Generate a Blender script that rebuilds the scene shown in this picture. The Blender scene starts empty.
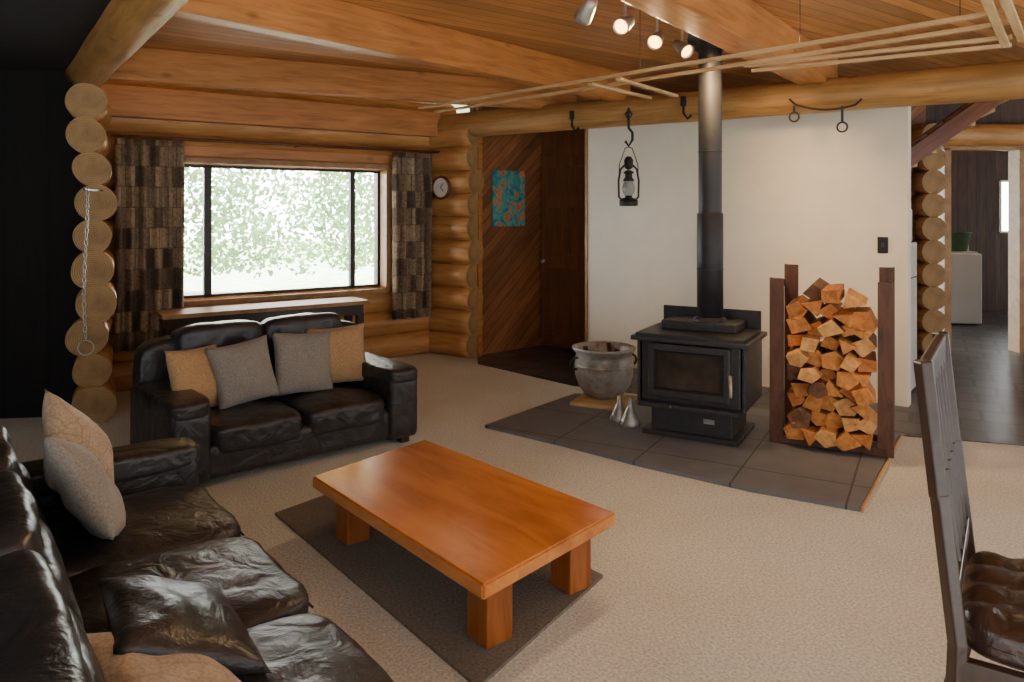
import bpy, bmesh, math, random
from mathutils import Vector, Matrix, noise
random.seed(7)
F=750.0; HZ=211.0; H=1.5
scene=bpy.context.scene
COL=scene.collection
def fl(x,y,z=0.0):
    Y=F*(H-z)/(y-HZ); return ((x-512)/F*Y, Y)
def up(x,y,z):
    Y=F*(z-H)/(HZ-y); return Vector(((x-512)/F*Y, Y, z))
def onwall(px,py,P0,d):
    k=(px-512)/F
    t=(k*P0[1]-P0[0])/(d[0]-k*d[1])
    X=P0[0]+d[0]*t; Y=P0[1]+d[1]*t
    return t,X,Y,H+(HZ-py)*Y/F
# ---------------------------------------------------------------- materials
def nm(name):
    m=bpy.data.materials.new(name); m.use_nodes=True
    nt=m.node_tree; b=nt.nodes['Principled BSDF']
    return m,nt,b
def N(nt,t,**k):
    n=nt.nodes.new(t)
    for a,v in k.items(): setattr(n,a,v)
    return n
def ramp(nt,stops):
    r=N(nt,'ShaderNodeValToRGB'); e=r.color_ramp.elements
    while len(e)<len(stops): e.new(0.5)
    for i,(p,c) in enumerate(stops):
        e[i].position=p; e[i].color=(c[0],c[1],c[2],1)
    return r
def coords(nt,scale=(1,1,1),rot=(0,0,0),kind='Object'):
    tc=N(nt,'ShaderNodeTexCoord'); mp=N(nt,'ShaderNodeMapping')
    mp.inputs['Scale'].default_value=scale; mp.inputs['Rotation'].default_value=rot
    nt.links.new(tc.outputs[kind],mp.inputs['Vector']); return mp
def bump(nt,b,src,st,dist=0.01,prev=None):
    bp=N(nt,'ShaderNodeBump'); bp.inputs['Strength'].default_value=st; bp.inputs['Distance'].default_value=dist
    nt.links.new(src,bp.inputs['Height'])
    if prev: nt.links.new(prev.outputs['Normal'],bp.inputs['Normal'])
    nt.links.new(bp.outputs['Normal'],b.inputs['Normal']); return bp
def plain(name,c,rough=.5,metal=0,var=.12,ns=20,bs=0.0):
    m,nt,b=nm(name); mp=coords(nt)
    n=N(nt,'ShaderNodeTexNoise'); n.inputs['Scale'].default_value=ns; n.inputs['Detail'].default_value=5
    nt.links.new(mp.outputs[0],n.inputs['Vector'])
    r=ramp(nt,[(.3,[v*(1-var) for v in c]),(.7,[min(1,v*(1+var)) for v in c])])
    nt.links.new(n.outputs['Fac'],r.inputs['Fac']); nt.links.new(r.outputs[0],b.inputs['Base Color'])
    b.inputs['Roughness'].default_value=rough; b.inputs['Metallic'].default_value=metal
    if bs: bump(nt,b,n.outputs['Fac'],bs)
    return m
def wood(name,c1,c2,c3=None,stretch=(1,14,14),scale=2.5,rough=.5,boards=None,rot=(0,0,0),bs=.25,coat=0,boarddark=.25,knots=0.0):
    """boards=(axis index,width): dark joint lines + per-board tint"""
    m,nt,b=nm(name); L=nt.links
    base=coords(nt,(1,1,1),rot)
    mp=N(nt,'ShaderNodeMapping'); mp.inputs['Scale'].default_value=stretch; L.new(base.outputs[0],mp.inputs['Vector'])
    oi=N(nt,'ShaderNodeObjectInfo')
    add=N(nt,'ShaderNodeVectorMath',operation='ADD'); sc=N(nt,'ShaderNodeVectorMath',operation='SCALE')
    cmb=N(nt,'ShaderNodeCombineXYZ')
    for i in range(3): L.new(oi.outputs['Random'],cmb.inputs[i])
    L.new(cmb.outputs[0],sc.inputs[0]); sc.inputs['Scale'].default_value=37
    L.new(mp.outputs[0],add.inputs[0]); L.new(sc.outputs[0],add.inputs[1])
    vec=add.outputs[0]
    n=N(nt,'ShaderNodeTexNoise'); n.inputs['Scale'].default_value=scale; n.inputs['Detail'].default_value=8; n.inputs['Roughness'].default_value=.6; n.inputs['Distortion'].default_value=.6
    fac=None
    if boards:
        sx=N(nt,'ShaderNodeSeparateXYZ'); L.new(base.outputs[0],sx.inputs[0])
        dv=N(nt,'ShaderNodeMath',operation='DIVIDE'); L.new(sx.outputs[boards[0]],dv.inputs[0]); dv.inputs[1].default_value=boards[1]
        fr=N(nt,'ShaderNodeMath',operation='FRACT'); L.new(dv.outputs[0],fr.inputs[0])
        flr=N(nt,'ShaderNodeMath',operation='FLOOR'); L.new(dv.outputs[0],flr.inputs[0])
        wn=N(nt,'ShaderNodeTexWhiteNoise',noise_dimensions='1D'); L.new(flr.outputs[0],wn.inputs['W'])
        add2=N(nt,'ShaderNodeVectorMath',operation='ADD'); s2=N(nt,'ShaderNodeVectorMath',operation='SCALE'); s2.inputs['Scale'].default_value=20
        L.new(wn.outputs['Color'],s2.inputs[0]); L.new(vec,add2.inputs[0]); L.new(s2.outputs[0],add2.inputs[1]); vec=add2.outputs[0]
        lt=N(nt,'ShaderNodeMath',operation='LESS_THAN'); L.new(fr.outputs[0],lt.inputs[0]); lt.inputs[1].default_value=.07
        fac=(lt,wn)
    L.new(vec,n.inputs['Vector'])
    st=[(.3,c1),(.62,c2)] if c3 is None else [(.25,c1),(.5,c2),(.75,c3)]
    r=ramp(nt,st); L.new(n.outputs['Fac'],r.inputs['Fac'])
    out=r.outputs[0]
    # large tonal variation
    n2=N(nt,'ShaderNodeTexNoise'); n2.inputs['Scale'].default_value=1.7; L.new(base.outputs[0],n2.inputs['Vector'])
    mr=N(nt,'ShaderNodeMapRange'); mr.inputs['To Min'].default_value=.65; mr.inputs['To Max'].default_value=1.3; L.new(n2.outputs['Fac'],mr.inputs['Value'])
    hv=N(nt,'ShaderNodeHueSaturation'); L.new(out,hv.inputs['Color']); L.new(mr.outputs[0],hv.inputs['Value']); out=hv.outputs[0]
    if knots:
        v=N(nt,'ShaderNodeTexVoronoi'); v.inputs['Scale'].default_value=3.2
        mk=N(nt,'ShaderNodeMapping'); mk.inputs['Scale'].default_value=(.7,1.3,1.3); L.new(base.outputs[0],mk.inputs['Vector']); L.new(mk.outputs[0],v.inputs['Vector'])
        kr=ramp(nt,[(.04,(.3,.22,.15)),(.12,(1,1,1))]); L.new(v.outputs['Distance'],kr.inputs['Fac'])
        mx=N(nt,'ShaderNodeMixRGB',blend_type='MULTIPLY'); mx.inputs[0].default_value=knots; L.new(out,mx.inputs[1]); L.new(kr.outputs[0],mx.inputs[2]); out=mx.outputs[0]
    if fac:
        mr2=N(nt,'ShaderNodeMapRange'); mr2.inputs['To Min'].default_value=.68; mr2.inputs['To Max'].default_value=1.25; L.new(fac[1].outputs['Value'],mr2.inputs['Value'])
        h2=N(nt,'ShaderNodeHueSaturation'); L.new(out,h2.inputs['Color']); L.new(mr2.outputs[0],h2.inputs['Value'])
        mx=N(nt,'ShaderNodeMixRGB',blend_type='MULTIPLY'); L.new(fac[0].outputs[0],mx.inputs[0]); L.new(h2.outputs[0],mx.inputs[1]); mx.inputs[2].default_value=(boarddark,boarddark,boarddark,1); out=mx.outputs[0]
    L.new(out,b.inputs['Base Color']); b.inputs['Roughness'].default_value=rough
    if coat: b.inputs['Coat Weight'].default_value=coat; b.inputs['Coat Roughness'].default_value=.15
    bump(nt,b,n.outputs['Fac'],bs,.006)
    return m
M={}
M['log']=wood('log_pine',(.29,.13,.036),(.53,.26,.08),(.63,.35,.13),stretch=(1,9,9),rough=.42,knots=.9)
M['logbeam']=wood('beam_log_pine',(.22,.105,.03),(.40,.205,.06),(.50,.28,.10),stretch=(.8,9,9),rough=.5,knots=.8)
def logend():
    m,nt,b=nm('log_end_grain'); L=nt.links
    mp=coords(nt,(0,1,1))
    w=N(nt,'ShaderNodeTexWave',wave_type='RINGS',rings_direction='X'); w.inputs['Scale'].default_value=22; w.inputs['Distortion'].default_value=1.5; w.inputs['Detail'].default_value=2
    L.new(mp.outputs[0],w.inputs['Vector'])
    n=N(nt,'ShaderNodeTexNoise'); n.inputs['Scale'].default_value=9; L.new(coords(nt).outputs[0],n.inputs['Vector'])
    r=ramp(nt,[(0,(.36,.21,.085)),(1,(.45,.28,.12))]); L.new(w.outputs['Fac'],r.inputs['Fac'])
    mx=N(nt,'ShaderNodeMixRGB',blend_type='MULTIPLY'); mx.inputs[0].default_value=.6; L.new(r.outputs[0],mx.inputs[1])
    r2=ramp(nt,[(.3,(.45,.45,.45)),(.6,(1,1,1))]); L.new(n.outputs['Fac'],r2.inputs['Fac']); L.new(r2.outputs[0],mx.inputs[2])
    L.new(mx.outputs[0],b.inputs['Base Color']); b.inputs['Roughness'].default_value=.7
    bump(nt,b,w.outputs['Fac'],.3); return m
M['logend']=logend()
M['joist']=wood('joist_rimu',(.28,.095,.022),(.48,.195,.05),(.58,.26,.075),stretch=(1,10,10),rough=.42,knots=.6)
M['ceil']=wood('ceiling_boards',(.34,.14,.036),(.52,.235,.07),(.60,.30,.10),stretch=(1,12,12),rough=.42,boards=(1,.11),boarddark=.25,knots=.6)
M['slat']=wood('slat_pine',(.42,.25,.10),(.60,.40,.20),rough=.6)
M['table']=wood('coffee_table_timber',(.40,.115,.022),(.64,.22,.045),(.76,.32,.08),stretch=(1.2,6,6),scale=1.5,rough=.20,bs=.04,coat=.8)
M['tableleg']=wood('coffee_table_leg_timber',(.24,.06,.012),(.40,.125,.025),stretch=(9,9,1.2),rough=.35,bs=.05)
M['diag']=wood('diagonal_boards',(.15,.05,.014),(.27,.10,.03),(.34,.14,.045),stretch=(1,10,10),rough=.45,boards=(2,.10),rot=(0,math.radians(42),0),boarddark=.35)
M['door']=wood('door_timber',(.11,.038,.012),(.19,.072,.022),stretch=(9,9,1),rough=.4)
M['trim']=wood('trim_timber',(.26,.13,.045),(.40,.22,.085),stretch=(4,4,4),rough=.45)
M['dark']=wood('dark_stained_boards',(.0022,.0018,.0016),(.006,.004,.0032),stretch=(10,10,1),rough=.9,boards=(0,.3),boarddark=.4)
M['stair']=wood('stair_timber',(.10,.03,.015),(.20,.065,.03),rough=.35)
M['laundry']=wood('laundry_boards',(.035,.018,.01),(.08,.04,.022),stretch=(10,10,1),rough=.6,boards=(0,.14),boarddark=.4)
M['white']=plain('white_plaster',(.78,.73,.60),.75,0,.03,6,.05)
M['enamel']=plain('white_enamel',(.58,.58,.56),.35,0,.03,5)
M['black']=plain('black_iron',(.02,.02,.021),.42,.3,.3,30,.15)
M['stove']=plain('stove_charcoal',(.05,.051,.055),.45,.35,.2,40,.1)
M['flue']=plain('flue_black',(.022,.023,.026),.55,.0,.15,12)
M['glassdark']=plain('stove_glass_sooty',(.05,.04,.033),.12,0,.5,7)
M['rust']=wood('rack_steel_rusty',(.06,.024,.012),(.14,.06,.03),stretch=(8,8,2),rough=.55)
M['zinc']=plain('galvanised',(.42,.41,.38),.42,.6,.25,14,.1)
def potm():
    m,nt,b=nm('weathered_copper_pot'); L=nt.links; mp=coords(nt)
    n=N(nt,'ShaderNodeTexNoise'); n.inputs['Scale'].default_value=4; n.inputs['Detail'].default_value=8; n.inputs['Roughness'].default_value=.7; L.new(mp.outputs[0],n.inputs['Vector'])
    r=ramp(nt,[(.3,(.18,.11,.07)),(.43,(.32,.28,.23)),(.56,(.44,.46,.45)),(.72,(.30,.18,.10))]); L.new(n.outputs['Fac'],r.inputs['Fac']); L.new(r.outputs[0],b.inputs['Base Color'])
    b.inputs['Roughness'].default_value=.42; b.inputs['Metallic'].default_value=.3; bump(nt,b,n.outputs['Fac'],.1); return m
M['pot']=potm()
M['alu']=plain('window_frame_bronze',(.03,.026,.022),.4,.3,.1)
M['chair']=wood('chair_timber_dark',(.018,.009,.006),(.04,.018,.011),stretch=(8,8,1.5),rough=.3)
def leather(name,c,rough=.33):
    m,nt,b=nm(name); L=nt.links; mp=coords(nt)
    n=N(nt,'ShaderNodeTexNoise'); n.inputs['Scale'].default_value=9; n.inputs['Detail'].default_value=6; n.inputs['Distortion'].default_value=.8; L.new(mp.outputs[0],n.inputs['Vector'])
    v=N(nt,'ShaderNodeTexVoronoi'); v.inputs['Scale'].default_value=160; L.new(mp.outputs[0],v.inputs['Vector'])
    r=ramp(nt,[(.3,[x*.75 for x in c]),(.7,[x*1.4 for x in c])]); L.new(n.outputs['Fac'],r.inputs['Fac']); L.new(r.outputs[0],b.inputs['Base Color'])
    b.inputs['Roughness'].default_value=rough
    b1=bump(nt,b,v.outputs['Distance'],.12,.002)
    bump(nt,b,n.outputs['Fac'],.5,.03,b1); return m
M['leather']=leather('black_leather',(.026,.024,.025),.33)
M['leather2']=leather('chair_leather',(.03,.014,.010),.3)
def carpet(name,c,sc=90,bs=.6):
    m,nt,b=nm(name); L=nt.links; mp=coords(nt)
    n=N(nt,'ShaderNodeTexNoise'); n.inputs['Scale'].default_value=sc; n.inputs['Detail'].default_value=3; L.new(mp.outputs[0],n.inputs['Vector'])
    n2=N(nt,'ShaderNodeTexNoise'); n2.inputs['Scale'].default_value=1.3; n2.inputs['Detail'].default_value=4; L.new(mp.outputs[0],n2.inputs['Vector'])
    r=ramp(nt,[(.3,[x*.66 for x in c]),(.65,[min(.95,x*1.12) for x in c])]); L.new(n.outputs['Fac'],r.inputs['Fac'])
    r2=ramp(nt,[(.35,(.90,.88,.85)),(.65,(1,1,1))]); L.new(n2.outputs['Fac'],r2.inputs['Fac'])
    mx=N(nt,'ShaderNodeMixRGB',blend_type='MULTIPLY'); mx.inputs[0].default_value=1; L.new(r.outputs[0],mx.inputs[1]); L.new(r2.outputs[0],mx.inputs[2])
    L.new(mx.outputs[0],b.inputs['Base Color']); b.inputs['Roughness'].default_value=.95
    bump(nt,b,n.outputs['Fac'],bs,.01); return m
M['carpet']=carpet('wool_carpet',(.75,.775,.74))
M['rug']=carpet('dark_rug',(.21,.195,.165))
def tiles(name,c,cm,w,h,mort,offset,rough=.4,var=.25):
    m,nt,b=nm(name); L=nt.links; mp=coords(nt)
    t=N(nt,'ShaderNodeTexBrick'); t.offset=offset; t.inputs['Scale'].default_value=1
    t.inputs['Brick Width'].default_value=w; t.inputs['Row Height'].default_value=h; t.inputs['Mortar Size'].default_value=mort; t.inputs['Mortar Smooth'].default_value=.2
    t.inputs['Color1'].default_value=(*[x*(1-var) for x in c],1); t.inputs['Color2'].default_value=(*[x*(1+var) for x in c],1); t.inputs['Mortar'].default_value=(*cm,1)
    L.new(mp.outputs[0],t.inputs['Vector'])
    n=N(nt,'ShaderNodeTexNoise'); n.inputs['Scale'].default_value=7; n.inputs['Detail'].default_value=6; L.new(mp.outputs[0],n.inputs['Vector'])
    r=ramp(nt,[(.3,(.8,.8,.8)),(.7,(1.0,1.0,1.0))]); L.new(n.outputs['Fac'],r.inputs['Fac'])
    mx=N(nt,'ShaderNodeMixRGB',blend_type='MULTIPLY'); mx.inputs[0].default_value=1; L.new(t.outputs['Color'],mx.inputs[1]); L.new(r.outputs[0],mx.inputs[2])
    L.new(mx.outputs[0],b.inputs['Base Color']); b.inputs['Roughness'].default_value=rough
    bump(nt,b,n.outputs['Fac'],.15,.01); return m
M['hearth']=tiles('hearth_tile',(.19,.205,.235),(.065,.065,.068),.58,.58,.006,0,.5,.05)
M['slate']=tiles('slate_tile',(.075,.076,.085),(.014,.013,.012),.3,.3,.016,.5,.36,.4)
def fabric(name,c,pattern=False):
    m,nt,b=nm(name); L=nt.links; mp=coords(nt)
    n=N(nt,'ShaderNodeTexNoise'); n.inputs['Scale'].default_value=120; L.new(mp.outputs[0],n.inputs['Vector'])
    r=ramp(nt,[(.3,[x*.75 for x in c]),(.7,[min(1,x*1.2) for x in c])]); L.new(n.outputs['Fac'],r.inputs['Fac']); out=r.outputs[0]
    if pattern:
        v=N(nt,'ShaderNodeTexVoronoi',feature='DISTANCE_TO_EDGE'); v.inputs['Scale'].default_value=14; L.new(mp.outputs[0],v.inputs['Vector'])
        rr=ramp(nt,[(.03,(.5,.4,.3)),(.08,(1,1,1))]); L.new(v.outputs['Distance'],rr.inputs['Fac'])
        mx=N(nt,'ShaderNodeMixRGB',blend_type='MULTIPLY'); mx.inputs[0].default_value=.3; L.new(out,mx.inputs[1]); L.new(rr.outputs[0],mx.inputs[2]); out=mx.outputs[0]
    L.new(out,b.inputs['Base Color']); b.inputs['Roughness'].default_value=.85
    b.inputs['Sheen Weight'].default_value=.2
    bump(nt,b,n.outputs['Fac'],.3,.003); return m
M['gold']=fabric('gold_fabric',(.46,.28,.13))
M['goldpat']=fabric('gold_pattern_fabric',(.44,.33,.22),True)
M['grey']=fabric('grey_taupe_fabric',(.27,.245,.21))
def curtain():
    m,nt,b=nm('curtain_fabric'); L=nt.links
    t=N(nt,'ShaderNodeTexBrick'); t.offset=.5; t.inputs['Scale'].default_value=1; t.inputs['Brick Width'].default_value=.07; t.inputs['Row Height'].default_value=.17; t.inputs['Mortar Size'].default_value=.004
    t.inputs['Color1'].default_value=(.07,.048,.036,1); t.inputs['Color2'].default_value=(.46,.35,.22,1); t.inputs['Mortar'].default_value=(.18,.12,.08,1)
    mp2=coords(nt,(1,1,1),(math.pi/2,0,0)); L.new(mp2.outputs[0],t.inputs['Vector'])
    n=N(nt,'ShaderNodeTexNoise'); n.inputs['Scale'].default_value=26; n.inputs['Detail'].default_value=3; n.inputs['Distortion'].default_value=1.5; L.new(mp2.outputs[0],n.inputs['Vector'])
    r=ramp(nt,[(.42,(.4,.36,.32)),(.52,(1,1,1))]); L.new(n.outputs['Fac'],r.inputs['Fac'])
    mx=N(nt,'ShaderNodeMixRGB',blend_type='MULTIPLY'); mx.inputs[0].default_value=.6; L.new(t.outputs['Color'],mx.inputs[1]); L.new(r.outputs[0],mx.inputs[2])
    L.new(mx.outputs[0],b.inputs['Base Color']); b.inputs['Roughness'].default_value=.9
    return m
M['curtain']=curtain()
def fw():
    out=[]
    for i,(a,c) in enumerate([((.48,.15,.03),(.78,.34,.085)),((.36,.11,.022),(.62,.24,.055)),((.58,.26,.07),(.86,.46,.16)),((.09,.04,.02),(.22,.10,.05))]):
        out.append(wood('firewood_%d'%i,a,c,stretch=(9,1,9),rough=.75,bs=.6))
    return out
M['fw']=fw()
def emit(name,c,s):
    m,nt,b=nm(name); b.inputs['Base Color'].default_value=(*c,1); b.inputs['Emission Color'].default_value=(*c,1); b.inputs['Emission Strength'].default_value=s; return m
M['bulb']=emit('lamp_glow',(1,.42,.09),14)
def paneglass():
    m=bpy.data.materials.new('window_glass'); m.use_nodes=True; nt=m.node_tree; nt.nodes.clear()
    o=N(nt,'ShaderNodeOutputMaterial'); t=N(nt,'ShaderNodeBsdfTransparent'); g=N(nt,'ShaderNodeBsdfGlossy'); g.inputs['Roughness'].default_value=.02
    mx=N(nt,'ShaderNodeMixShader'); mx.inputs[0].default_value=.04; nt.links.new(t.outputs[0],mx.inputs[1]); nt.links.new(g.outputs[0],mx.inputs[2]); nt.links.new(mx.outputs[0],o.inputs[0]); return m
M['pane']=paneglass()
M['lens']=plain('lantern_glass',(.35,.38,.36),.1)
# ---------------------------------------------------------------- geometry helpers
def link(name,me,mat=None,parent=None,loc=(0,0,0),rot=(0,0,0),smooth=False):
    o=bpy.data.objects.new(name,me); COL.objects.link(o)
    o.location=loc; o.rotation_euler=rot
    if mat is not None:
        for mm in (mat if isinstance(mat,list) else [mat]): me.materials.append(mm)
    if parent: o.parent=parent
    if smooth:
        for p in me.polygons: p.use_smooth=True
    return o
def empty(name,loc=(0,0,0),rz=0):
    o=bpy.data.objects.new(name,None); COL.objects.link(o); o.location=loc; o.rotation_euler=(0,0,rz); o.empty_display_size=.1; return o
def box(name,size,loc,mat,parent=None,rot=(0,0,0),bev=0.0):
    bm=bmesh.new(); bmesh.ops.create_cube(bm,size=1)
    bmesh.ops.scale(bm,vec=size,verts=bm.verts)
    if bev: bmesh.ops.bevel(bm,geom=list(bm.edges),offset=bev,segments=3,profile=.5,affect='EDGES')
    me=bpy.data.meshes.new(name); bm.to_mesh(me); bm.free()
    return link(name,me,mat,parent,loc,rot)
def slab(name,pts,z0,z1,mat,parent=None,bev=0,loc=(0,0,0),rot=(0,0,0)):
    bm=bmesh.new(); vs=[bm.verts.new((p[0],p[1],z1)) for p in pts]; f=bm.faces.new(vs)
    r=bmesh.ops.extrude_face_region(bm,geom=[f]); 
    for v in r['geom']:
        if isinstance(v,bmesh.types.BMVert): v.co.z=z0
    bmesh.ops.recalc_face_normals(bm,faces=bm.faces)
    if bev: bmesh.ops.bevel(bm,geom=list(bm.edges),offset=bev,segments=2,affect='EDGES')
    me=bpy.data.meshes.new(name); bm.to_mesh(me); bm.free(); return link(name,me,mat,parent,loc,rot)
def orient(p,q):
    d=(Vector(q)-Vector(p)); x=d.normalized(); up_=Vector((0,0,1))
    if abs(x.z)>.98: up_=Vector((0,1,0))
    y=up_.cross(x).normalized(); z=x.cross(y)
    m=Matrix((x,y,z)).transposed(); return m.to_euler(), d.length
def bar(name,p,q,w,h,mat,parent=None,bev=0):
    e,l=orient(p,q); o=box(name,(l,w,h),(Vector(p)+Vector(q))/2,mat,parent,e,bev); return o
def cyl(name,p,q,r,mat,parent=None,seg=20,r2=None,endmat=None,wob=0.0,rings=1,smooth=True):
    """tapered round bar along local X"""
    e,l=orient(p,q); r2=r if r2 is None else r2
    bm=bmesh.new(); prev=None; sd=random.random()*50; first=None
    for i in range(rings+1):
        t=i/rings; x=-l/2+l*t; rr=r+(r2-r)*t; ring=[]
        for k in range(seg):
            a=2*math.pi*k/seg
            w=1+wob*noise.noise(Vector((x*1.5+sd,math.cos(a)*.8,math.sin(a)*.8)))
            ring.append(bm.verts.new((x,math.cos(a)*rr*w,math.sin(a)*rr*w)))
        if prev:
            for k in range(seg):
                f=bm.faces.new((prev[k],ring[k],ring[(k+1)%seg],prev[(k+1)%seg])); f.smooth=smooth
        else: first=ring
        prev=ring
    f1=bm.faces.new(list(reversed(first))); f2=bm.faces.new(prev)
    if endmat is not None: f1.material_index=1; f2.material_index=1
    bmesh.ops.recalc_face_normals(bm,faces=bm.faces)
    me=bpy.data.meshes.new(name); bm.to_mesh(me); bm.free()
    mats=[mat]+([endmat] if endmat is not None else [])
    return link(name,me,mats,parent,(Vector(p)+Vector(q))/2,e)
def lathe(name,prof,mat,parent=None,loc=(0,0,0),rot=(0,0,0),seg=36):
    bm=bmesh.new(); prev=None
    for (r,z) in prof:
        ring=[bm.verts.new((r*math.cos(2*math.pi*k/seg),r*math.sin(2*math.pi*k/seg),z)) for k in range(seg)]
        if prev:
            for k in range(seg):
                f=bm.faces.new((prev[k],prev[(k+1)%seg],ring[(k+1)%seg],ring[k])); f.smooth=True
        prev=ring
    bmesh.ops.remove_doubles(bm,verts=bm.verts,dist=1e-5)
    bmesh.ops.recalc_face_normals(bm,faces=bm.faces)
    me=bpy.data.meshes.new(name); bm.to_mesh(me); bm.free(); return link(name,me,mat,parent,loc,rot)
def torus(name,R,r,mat,parent=None,loc=(0,0,0),rot=(0,0,0),arc=2*math.pi,start=0,seg=28,sy=1):
    pts=[(R*math.cos(start+arc*i/seg),R*math.sin(start+arc*i/seg)*sy,0) for i in range(seg+(0 if arc>6.28 else 1))]
    return tube(name,pts,r,mat,parent,loc,rot,cyclic=arc>6.28)
def tube(name,pts,r,mat,parent=None,loc=(0,0,0),rot=(0,0,0),cyclic=False):
    cu=bpy.data.curves.new(name,'CURVE'); cu.dimensions='3D'; cu.bevel_depth=r; cu.bevel_resolution=3
    s=cu.splines.new('POLY'); s.points.add(len(pts)-1)
    for i,p in enumerate(pts): s.points[i].co=(*p,1)
    s.use_cyclic_u=cyclic
    tmp=bpy.data.objects.new('t',cu); COL.objects.link(tmp)
    dg=bpy.context.evaluated_depsgraph_get(); me=bpy.data.meshes.new_from_object(tmp.evaluated_get(dg)); bpy.data.objects.remove(tmp)
    me.materials.clear()
    return link(name,me,mat,parent,loc,rot,True)
def soft(name,size,loc,mat,parent=None,rot=(0,0,0),n=6,cuts=12,wr=0.0,fn=None,ws=6):
    """padded rounded block"""
    bm=bmesh.new(); bmesh.ops.create_cube(bm,size=2); bmesh.ops.subdivide_edges(bm,edges=bm.edges[:],cuts=cuts,use_grid_fill=True)
    sd=Vector((random.random()*30,random.random()*30,0))
    for v in bm.verts:
        x,y,z=v.co
        k=(abs(x)**n+abs(y)**n+abs(z)**n)**(1/n)
        p=Vector((x/k*size[0]/2,y/k*size[1]/2,z/k*size[2]/2))
        if fn: p=fn(p)
        if wr:
            nn=noise.noise(p*ws+sd)+.5*noise.noise(p*ws*2.3+sd)
            p+=p.normalized()*wr*nn
        v.co=p
    for f in bm.faces: f.smooth=True
    me=bpy.data.meshes.new(name); bm.to_mesh(me); bm.free(); return link(name,me,mat,parent,loc,rot)
def pillow(name,w,h,t,loc,rot,mat,parent=None):
    bm=bmesh.new(); n=22; sd=Vector((random.random()*30,0,0)); grids=[]
    for s in (1,-1):
        g=[]
        for i in range(n+1):
            row=[]
            for j in range(n+1):
                a=-1+2*i/n; b=-1+2*j/n
                th=t/2*((1-abs(a)**2.6)*(1-abs(b)**2.6))**.55 if abs(a)<1 and abs(b)<1 else 0
                px=a*w/2*(1-.07*(1-b*b)); pz=b*h/2*(1-.07*(1-a*a))
                th*=1+.25*noise.noise(Vector((a*1.6,b*1.6,s))+sd)
                row.append(bm.verts.new((px,s*th,pz)))
            g.append(row)
        for i in range(n):
            for j in range(n):
                f=bm.faces.new((g[i][j],g[i+1][j],g[i+1][j+1],g[i][j+1])); f.smooth=True
    bmesh.ops.remove_doubles(bm,verts=bm.verts,dist=1e-5); bmesh.ops.recalc_face_normals(bm,faces=bm.faces)
    me=bpy.data.meshes.new(name); bm.to_mesh(me); bm.free(); return link(name,me,mat,parent,loc,rot)
def ang(d): return math.atan2(d[1],d[0])
# ---------------------------------------------------------------- layout
S=Vector((-.377,7.65)); d2=Vector((.8258,-.564)); C=S-d2*.6; d1=Vector((.818,.575))
A=Vector((.755,7.45)); B=Vector((3.015,5.71)); dw=(B-A).normalized()
# FLOOR
slab('floor',[(-7,-2),(9,-2),(9,14),(-7,14)],-.1,0,M['carpet'])
rz=ang((.87,-.49))
def toloc(pts,o,rz):
    c,s=math.cos(-rz),math.sin(-rz); return [((p[0]-o[0])*c-(p[1]-o[1])*s,(p[0]-o[0])*s+(p[1]-o[1])*c) for p in pts]
o=fl(485,428); 
slate=[fl(478,364),fl(573,386),fl(700,402),fl(900,436),fl(1100,452),(9,4.4),(9,12.5),(-.3,12.5),(-.36,7.7)]
slab('floor_slate',toloc(slate,(0,0),rz),.0,.006,M['slate'],loc=(0,0,0),rot=(0,0,rz))
hearth=[fl(485,428),fl(560,446),fl(640,467),fl(750,492),fl(860,512),fl(900,437),(1.7,5.75),fl(575,396)]
slab('hearth_slab',toloc(hearth,o,rz),.0,.022,M['hearth'],loc=(o[0],o[1],0),rot=(0,0,rz))
g1=fl(861,513);g2=fl(901,438)
bar('trim_hearth',(g1[0]+.005,g1[1],.013),(g2[0]+.007,g2[1],.013),.012,.024,M['slat'])
rug=[fl(275,515),fl(400,470),fl(603,578),fl(478,690)]
slab('dark_rug',rug,0,.012,M['rug'])
# CEILING
rc=ang((.80,.60))
slab('ceiling',toloc([(-7,-.6),(9,-.6),(9,13),(-7,13)],(0,0),rc),2.72,2.85,M['ceil'],rot=(0,0,rc))
# WINDOW WALL (log)
ww=empty('wall_window',(C.x,C.y,0),math.atan2(-.575,-.818))
SL,SR=2.56,.558; ZB,ZT=.70,1.94
R=.132; LEN=3.35
for k in range(11):
    z=.12+.24*k; rr=R*(1+random.uniform(-.02,.04))
    if 3<=k<=7:
        cyl('log_%d_r'%k,(-.25,0,z),(SR-.02,0,z),rr,M['log'],ww,24,wob=.08,rings=6,endmat=M['logend'])
        cyl('log_%d_l'%k,(SL+.02,0,z),(LEN,0,z),rr,M['log'],ww,24,wob=.08,rings=8,endmat=M['logend'])
    else:
        cyl('log_%d'%k,(-.25,0,z),(LEN,0,z),rr,M['log'],ww,24,wob=.08,rings=20,endmat=M['logend'])
bar('plate_beam',(0,.16,2.40),(LEN-.1,.16,2.40),.16,.26,M['joist'],ww,.01)
bar('header_board',(SR-.1,.13,2.02),(SL+.1,.13,2.02),.05,.09,M['joist'],ww,.005)
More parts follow.
